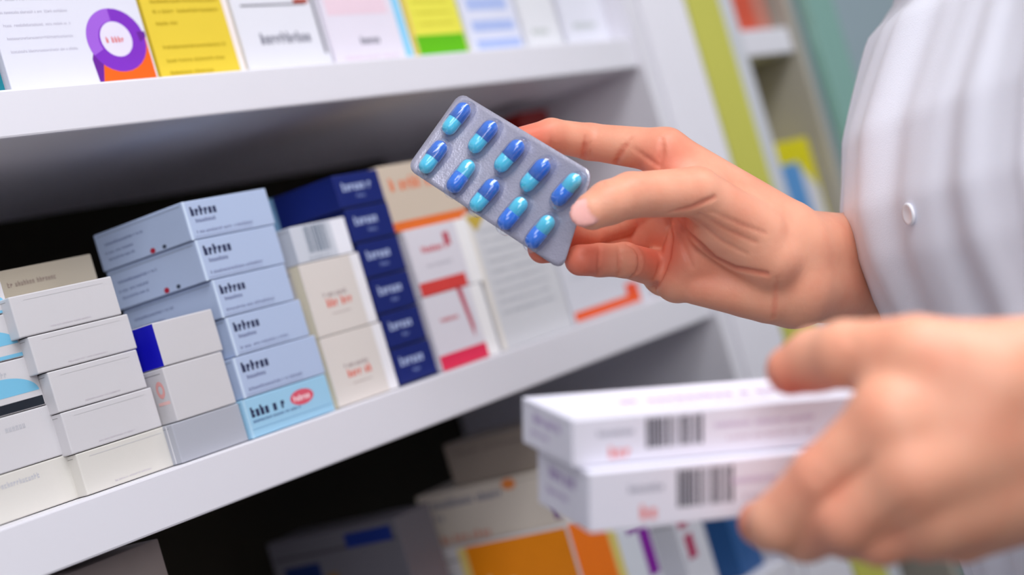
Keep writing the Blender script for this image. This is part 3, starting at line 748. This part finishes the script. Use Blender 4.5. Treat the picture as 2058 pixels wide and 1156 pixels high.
def bounds(fn_pts, pad=.03):
    a = np.array(fn_pts); return a.min(0) - pad, a.max(0) + pad
lo_, hi_ = bounds([q for c in (Rindex, Rmid, Rring, Rpinky, Rthumb, fore, fore2) for q, _ in c] + [shR[0]], .05)
VR, QR = surface(right_c, lo_, hi_, .0013)
lo_, hi_ = bounds([q for c in (Lthumb, Lindex, Lmid, Lring, Lpinky) for q, _ in c] + [elL, shL], .05)
VL, QL = surface(left_c, lo_, hi_, .0018)

# ---- torso, neck and head (upright frame: x right, y up from the camera, z away)
TC = np.array([.292, 0, .875]); fz = np.array([-.985, 0, -.17]); rz = np.array([-.17, 0, .985])
def tp(f_, y, r_): return (TC + fz * f_ + rz * r_ + np.array([0, y, 0])).astype(np.float32)
RT = np.stack([fz, np.array([0, 1, 0]), rz], 1)
def body_fn(p):
    d = ell(p, tp(-.01, -.15, 0), RT, (.080, .25, .130))
    d = smin(d, cone(p, tp(-.055, .12, -.13), tp(-.055, .12, .12), .042, .042), .05)
    d = smin(d, cone(p, shL, tp(-.055, .12, -.13), .044, .042), .03); d = smin(d, cone(p, shR[0], tp(-.055, .12, .11), .042, .042), .03)
    d = smin(d, cone(p, tp(-.045, .14, 0), tp(.005, .26, 0), .055, .050), .03)
    d = smin(d, ell(p, tp(.035, .375, 0), RT, (.098, .125, .078)), .02)
    d = smin(d, ell(p, tp(.095, .325, 0), RT, (.035, .05, .045)), .02)          # jaw
    d = smin(d, cone(p, tp(.132, .375, 0), tp(.150, .345, 0), .008, .012), .008)  # nose
    for s in (-1, 1):
        d = smin(d, ell(p, tp(.03, .365, s * .080), RT, (.018, .030, .008)), .004)
        d = -smin(-d, ell(p, tp(.140, .378, s * .032), RT, (.014, .009, .014)), .008)
        d = smin(d, ell(p, tp(.118, .378, s * .032), RT, (.011, .010, .011)), .002)
    d = smin(d, ell(p, tp(.135, .305, 0), RT, (.008, .005, .020)), .004)
    for s in (-1, 1):
        d = smin(d, cone(p, tp(0, -.36, s * .08), tp(.005, -.82, s * .085), .08, .055), .04)
        d = smin(d, cone(p, tp(.005, -.82, s * .085), tp(-.01, -1.22, s * .085), .052, .034), .02)
    return d
VB, QB = surface(body_fn, (TC + [-.25, -1.27, -.25]), (TC + [.25, .54, .25]), .0075)

def skin_mat():
    m = bpy.data.materials.new('skin'); m.use_nodes = True; n = m.node_tree.nodes; L = m.node_tree.links; b = n['Principled BSDF']
    at = n.new('ShaderNodeVertexColor'); at.layer_name = 'tone'; tc = n.new('ShaderNodeTexCoord'); nz = n.new('ShaderNodeTexNoise'); nz.inputs['Scale'].default_value = 55; nz.inputs['Detail'].default_value = 5
    L.new(tc.outputs['Object'], nz.inputs['Vector']); sp = n.new('ShaderNodeSeparateColor'); L.new(at.outputs[0], sp.inputs[0])
    def mix(a, bcol, fac):
        x = n.new('ShaderNodeMix'); x.data_type = 'RGBA'
        if isinstance(a, tuple): x.inputs[6].default_value = (*a, 1)
        else: L.new(a, x.inputs[6])
        x.inputs[7].default_value = (*bcol, 1); L.new(fac, x.inputs[0]); return x.outputs[2]
    mm = n.new('ShaderNodeMapRange'); L.new(nz.outputs['Fac'], mm.inputs[0]); mm.inputs[1].default_value = .4; mm.inputs[2].default_value = .7; mm.inputs[4].default_value = .35
    c = mix(lin((238, 172, 142)), lin((226, 132, 104)), mm.outputs[0])
    c = mix(c, lin((226, 98, 76)), sp.outputs[0]); c = mix(c, lin((232, 172, 164)), sp.outputs[1])
    L.new(c, b.inputs['Base Color']); b.inputs['Roughness'].default_value = .46; b.inputs['Specular IOR Level'].default_value = .35
    b.inputs['Subsurface Weight'].default_value = .18; b.inputs['Subsurface Radius'].default_value = (1, .32, .16); b.inputs['Subsurface Scale'].default_value = .006
    n2 = n.new('ShaderNodeTexNoise'); n2.inputs['Scale'].default_value = 420; n2.inputs['Detail'].default_value = 3; L.new(tc.outputs['Object'], n2.inputs['Vector'])
    bp = n.new('ShaderNodeBump'); bp.inputs['Strength'].default_value = .22; bp.inputs['Distance'].default_value = .0006; L.new(n2.outputs['Fac'], bp.inputs['Height']); L.new(bp.outputs[0], b.inputs['Normal'])
    return m
def redness(V, pts):
    r = np.zeros(len(V))
    for q, rad, s in pts: r = np.maximum(r, s * np.exp(-((V - q) ** 2).sum(1) / (rad * rad)))
    return r
def crease_tone(V, prim):
    r = np.zeros(len(V))
    for a, b, w_ in prim:
        m = (np.abs(V - a) < .012).all(1)
        if m.any(): r[m] = np.maximum(r[m], min(1, w_ / .0016) * np.exp(-(np.maximum(cone(V[m], a, b, 0, 0), 0) / (.0008 + w_ * .6)) ** 2))
    return r
tips = [(c[-1][0], .016, .85) for c in (Rindex, Rmid, Rring, Rpinky)] + [(c[-2][0], .011, .5) for c in (Rring, Rpinky, Rmid)] + [(c[1][0], .014, .8) for c in (Rmid, Rring)] + [(Rindex[1][0], .014, .35)] \
     + [(P(1330, 330, .868), .014, .6), (P(1320, 500, .87), .018, .8), (P(1335, 430, .87), .018, .7), (P(1400, 560, .87), .02, .25)]
tipsL = [(Lthumb[-1][0] + np.array([0, -.008, 0]), .013, .95), (Lthumb[-2][0] + np.array([0, -.010, 0]), .010, .5)] + [(c[1][0], .014, .35) for c in (Lindex, Lmid, Lring)] + [(c[-1][0], .012, .5) for c in (Lindex, Lmid, Lring)]
tone = np.zeros((len(VR) + len(VL) + len(VB), 4), np.float32); tone[:, 3] = 1
tone[:len(VR), 0] = redness(VR, tips); tone[:len(VR), 0] = np.maximum(tone[:len(VR), 0], crease_tone(VR, primR)); tone[:len(VR), 1] = np.clip((.0006 - right_nail(VR)) / .0006, 0, 1) * (right_fn(VR) > -.003); tone[:len(VR), 0] *= 1 - tone[:len(VR), 1]
tone[len(VR):len(VR) + len(VL), 0] = redness(VL, tipsL)
V = np.concatenate([VR, VL, VB]); Q = np.concatenate([QR, QL + len(VR), QB + len(VR) + len(VL)])
pc = c2w(TC.astype(float)); pc = np.array([pc[0], pc[1], 0.0])
person = empty('person', tuple(map(float, pc)), 'person in a white coat holding a blister pack and two cartons at the shelves', 'person')
me = bpy.data.meshes.new('body'); me.from_pydata((c2w(V.astype(float)) - pc).tolist(), [], Q.tolist()); me.materials.append(skin_mat())
me.polygons.foreach_set('use_smooth', [True] * len(me.polygons)); ca = me.color_attributes.new('tone', 'FLOAT_COLOR', 'POINT'); ca.data.foreach_set('color', tone.ravel()); me.update()
body = bpy.data.objects.new('body', me); COL.objects.link(body); body.parent = person
print('body verts', len(VR), len(VL), len(VB))

# ---- coat: closed cloth shell around the torso with soft vertical folds
m_coat = mat('white_cotton', (240, 241, 252), .85, .25, .18, 1600, .02, 30, sheen=.2)
TU = [(-.50, 715), (-.206, 700), (-.12, 690), (-.068, 683), (-.0375, 671), (-.012, 678), (.025, 724), (.0755, 828), (.087, 880), (.11, 960), (.15, 1040)]
def sil_u(y): return float(np.interp(y, [a for a, _ in TU], [b for _, b in TU]))
rc = random.Random(11)
FW = [(k, rc.uniform(.4, 1.4) * .0135 / (k ** .62), rc.uniform(0, 6.28), rc.uniform(-4, 4), rc.uniform(2, 9), rc.uniform(.3, 1.4)) for k in (3, 5, 7, 8, 11, 13, 16, 19, 24, 31, 37)]
nu, nv_ = 360, 150; v = []; f = []
ys = np.linspace(-.50, .150, nv_ + 1)
def prof(A, sd, a, y, fold=0):
    ca, sa = math.cos(a), math.sin(a); A_ = A if ca > 0 else .105
    return tp(math.copysign(A_ * abs(ca) ** .92, ca) + fold * ca, y, math.copysign(sd * abs(sa) ** .95, sa) + fold * sa)
for j, y in enumerate(ys):
    sd = .165 if y < .02 else .165 - .04 * ((y - .02) / .13) ** 2
    if y < -.2: sd = .165 + .03 * (-.2 - y) / .3
    lo_A, hi_A = .01, .25; tu = sil_u(y)
    for _ in range(22):
        A = (lo_A + hi_A) / 2; um = min(float(q[0] / q[2] * F) for q in (prof(A, sd, t * .05 - 1.5, y) for t in range(60)))
        if um > tu: lo_A = A
        else: hi_A = A
    for i in range(nu):
        a = 2 * math.pi * i / nu
        fold = sum(am * math.sin(k * a + ph + sl * y + wv * math.sin(fr * y + k)) * (.55 + .45 * math.sin(fr * y * 1.7 + a * 2 + ph)) for k, am, ph, sl, fr, wv in FW)
        fold += .0028 * math.exp(-((a - 5.55 + .35 * y) / .035) ** 2)             # placket
        v.append(c2w(prof(A, sd, a, y, fold).astype(float)) - pc)
for j in range(nv_):
    for i in range(nu): f.append([j * nu + i, (j + 1) * nu + i, (j + 1) * nu + (i + 1) % nu, j * nu + (i + 1) % nu])
# shoulders close in towards the collar
base_ = nv_ * nu
for s_, yy in ((.8, .165), (.6, .172), (.42, .178), (.36, .19)):
    for i in range(nu):
        a = 2 * math.pi * i / nu; w_ = np.array(v[base_ + i]) + pc; c_ = c2w(tp(0, 0, 0).astype(float)); q = c_ + (w_ - c_) * s_; q[2] = CAM[2] + yy; v.append(q - pc)
    n0 = len(v) - 2 * nu
    for i in range(nu): f.append([n0 + i, n0 + nu + i, n0 + nu + (i + 1) % nu, n0 + (i + 1) % nu])
v_coat, f_coat = list(v), list(f)
coat = mesh_obj('coat', v, f, m_coat, person, smooth=True)
sm = coat.modifiers.new('solid', 'SOLIDIFY'); sm.thickness = .0012
def sleeve(a, b, ra, rb):
    a, b = np.array(a, float), np.array(b, float); ax_ = (b - a) / np.linalg.norm(b - a); u_ = np.cross(ax_, [0, 0, 1]); u_ /= np.linalg.norm(u_); w_ = np.cross(ax_, u_); v = []; f = []; n, m_ = 48, 32
    for j in range(m_ + 1):
        t = max(0, j - 6) / (m_ - 6); c_ = a + (b - a) * t; r_ = ra + (rb - ra) * t
        if j < 6: th = math.pi / 2 * (j + .3) / 6; c_ = a - ax_ * ra * math.cos(th); r_ = ra * math.sin(th)
        for i in range(n):
            t2 = 2 * math.pi * i / n; rr_ = r_ + (.002 * math.sin(5 * t2 + 6 * t) + .0016 * math.sin(22 * t + 2 * t2)) * (1 if j > 5 else j / 6)
            q = c_ + u_ * math.cos(t2) * rr_ + w_ * math.sin(t2) * rr_; v.append(c2w(q) - pc)
    for j in range(m_):
        for i in range(n): f.append([j * n + i, j * n + (i + 1) % n, (j + 1) * n + (i + 1) % n, (j + 1) * n + i])
    o = mesh_obj('sleeve', v, f, m_coat, coat, smooth=True); s = o.modifiers.new('solid', 'SOLIDIFY'); s.thickness = .0012
sleeve(shL, elL + (shL - elL) * .05, .052, .050); sleeve(shR[0], fore[-1][0] + (shR[0] - fore[-1][0]) * .05, .050, .046)
# trousers, shoes, hair
def lathe_y(pts, mt, name, par, n=32):
    v = []; f = []
    for (c_, rx, rz_) in pts:
        for i in range(n):
            a = 2 * math.pi * i / n; v.append(c2w(np.array(tp(c_[0] + rx * math.cos(a), c_[1], c_[2] + rz_ * math.sin(a)), float)) - pc)
    for j in range(len(pts) - 1):
        for i in range(n): f.append([j * n + i, (j + 1) * n + i, (j + 1) * n + (i + 1) % n, j * n + (i + 1) % n])
    f.append(list(range(n))); f.append([(len(pts) - 1) * n + i for i in range(n)][::-1])
    return mesh_obj(name, v, f, mt, par, smooth=True)
m_tr = mat('dark_trousers', (44, 48, 60), .8); m_sh = mat('white_shoe', (220, 220, 220), .5); m_hair = mat('dark_hair', (40, 28, 22), .5, .5, .5, 300)
for s in (-1, 1):
    lathe_y([((0, -1.235, s * .085), .055, .055), ((0, -.85, s * .085), .068, .066), ((0, -.45, s * .085), .088, .084)], m_tr, 'trouser_leg', person)
    lathe_y([((.05, -1.2995, s * .085), .125, .045), ((.05, -1.275, s * .085), .125, .045), ((.03, -1.245, s * .085), .085, .040), ((-.01, -1.215, s * .085), .045, .038)], m_sh, 'shoe', person)
def hair_fn(p):
    d = ell(p, tp(.020, .395, 0), RT, (.112, .125, .092)); face = ell(p, tp(.13, .33, 0), RT, (.085, .115, .075)); d = -smin(-d, face, .015)
    return smin(d, ell(p, tp(-.11, .40, 0), RT, (.045, .045, .045)), .02)
VH, QH = surface(hair_fn, tp(0, .395, 0) - .2, tp(0, .395, 0) + .2, .006)
mesh_obj('hair', c2w(VH.astype(float)) - pc, QH.tolist(), m_hair, person, smooth=True)
# buttons on the placket
from mathutils.bvhtree import BVHTree
bv = BVHTree.FromPolygons([Vector(map(float, q)) for q in v_coat], f_coat)
def button(px, py):
    d = P(px, py, 1.0); r = Vector(map(float, d[0] * RIGHT + d[1] * UP + VIEW)).normalized(); o_ = Vector(map(float, CAM - pc))
    h, nrm, _, _ = bv.ray_cast(o_, r)
    if h is None: return
    if nrm.dot(r) > 0: nrm = -nrm
    n = 24; pr = [(.0015, .0000), (.0052, .0000), (.0055, .0008), (.0050, .0016), (.0040, .0014), (.0022, .0009), (.0002, .0009)]; v = []; f = []
    for rad, z in pr:
        for i in range(n): v.append((rad * math.cos(2 * math.pi * i / n), rad * math.sin(2 * math.pi * i / n), z))
    for j in range(len(pr) - 1):
        for i in range(n): f.append([j * n + i, j * n + (i + 1) % n, (j + 1) * n + (i + 1) % n, (j + 1) * n + i])
    b_ = mesh_obj('button', v, f, mat('button_plastic', (240, 240, 246), .22, .6), coat, smooth=True)
    b_.matrix_local = Matrix.Translation(h + nrm * .0003) @ nrm.to_track_quat('Z', 'Y').to_matrix().to_4x4()
button(1830, 430)
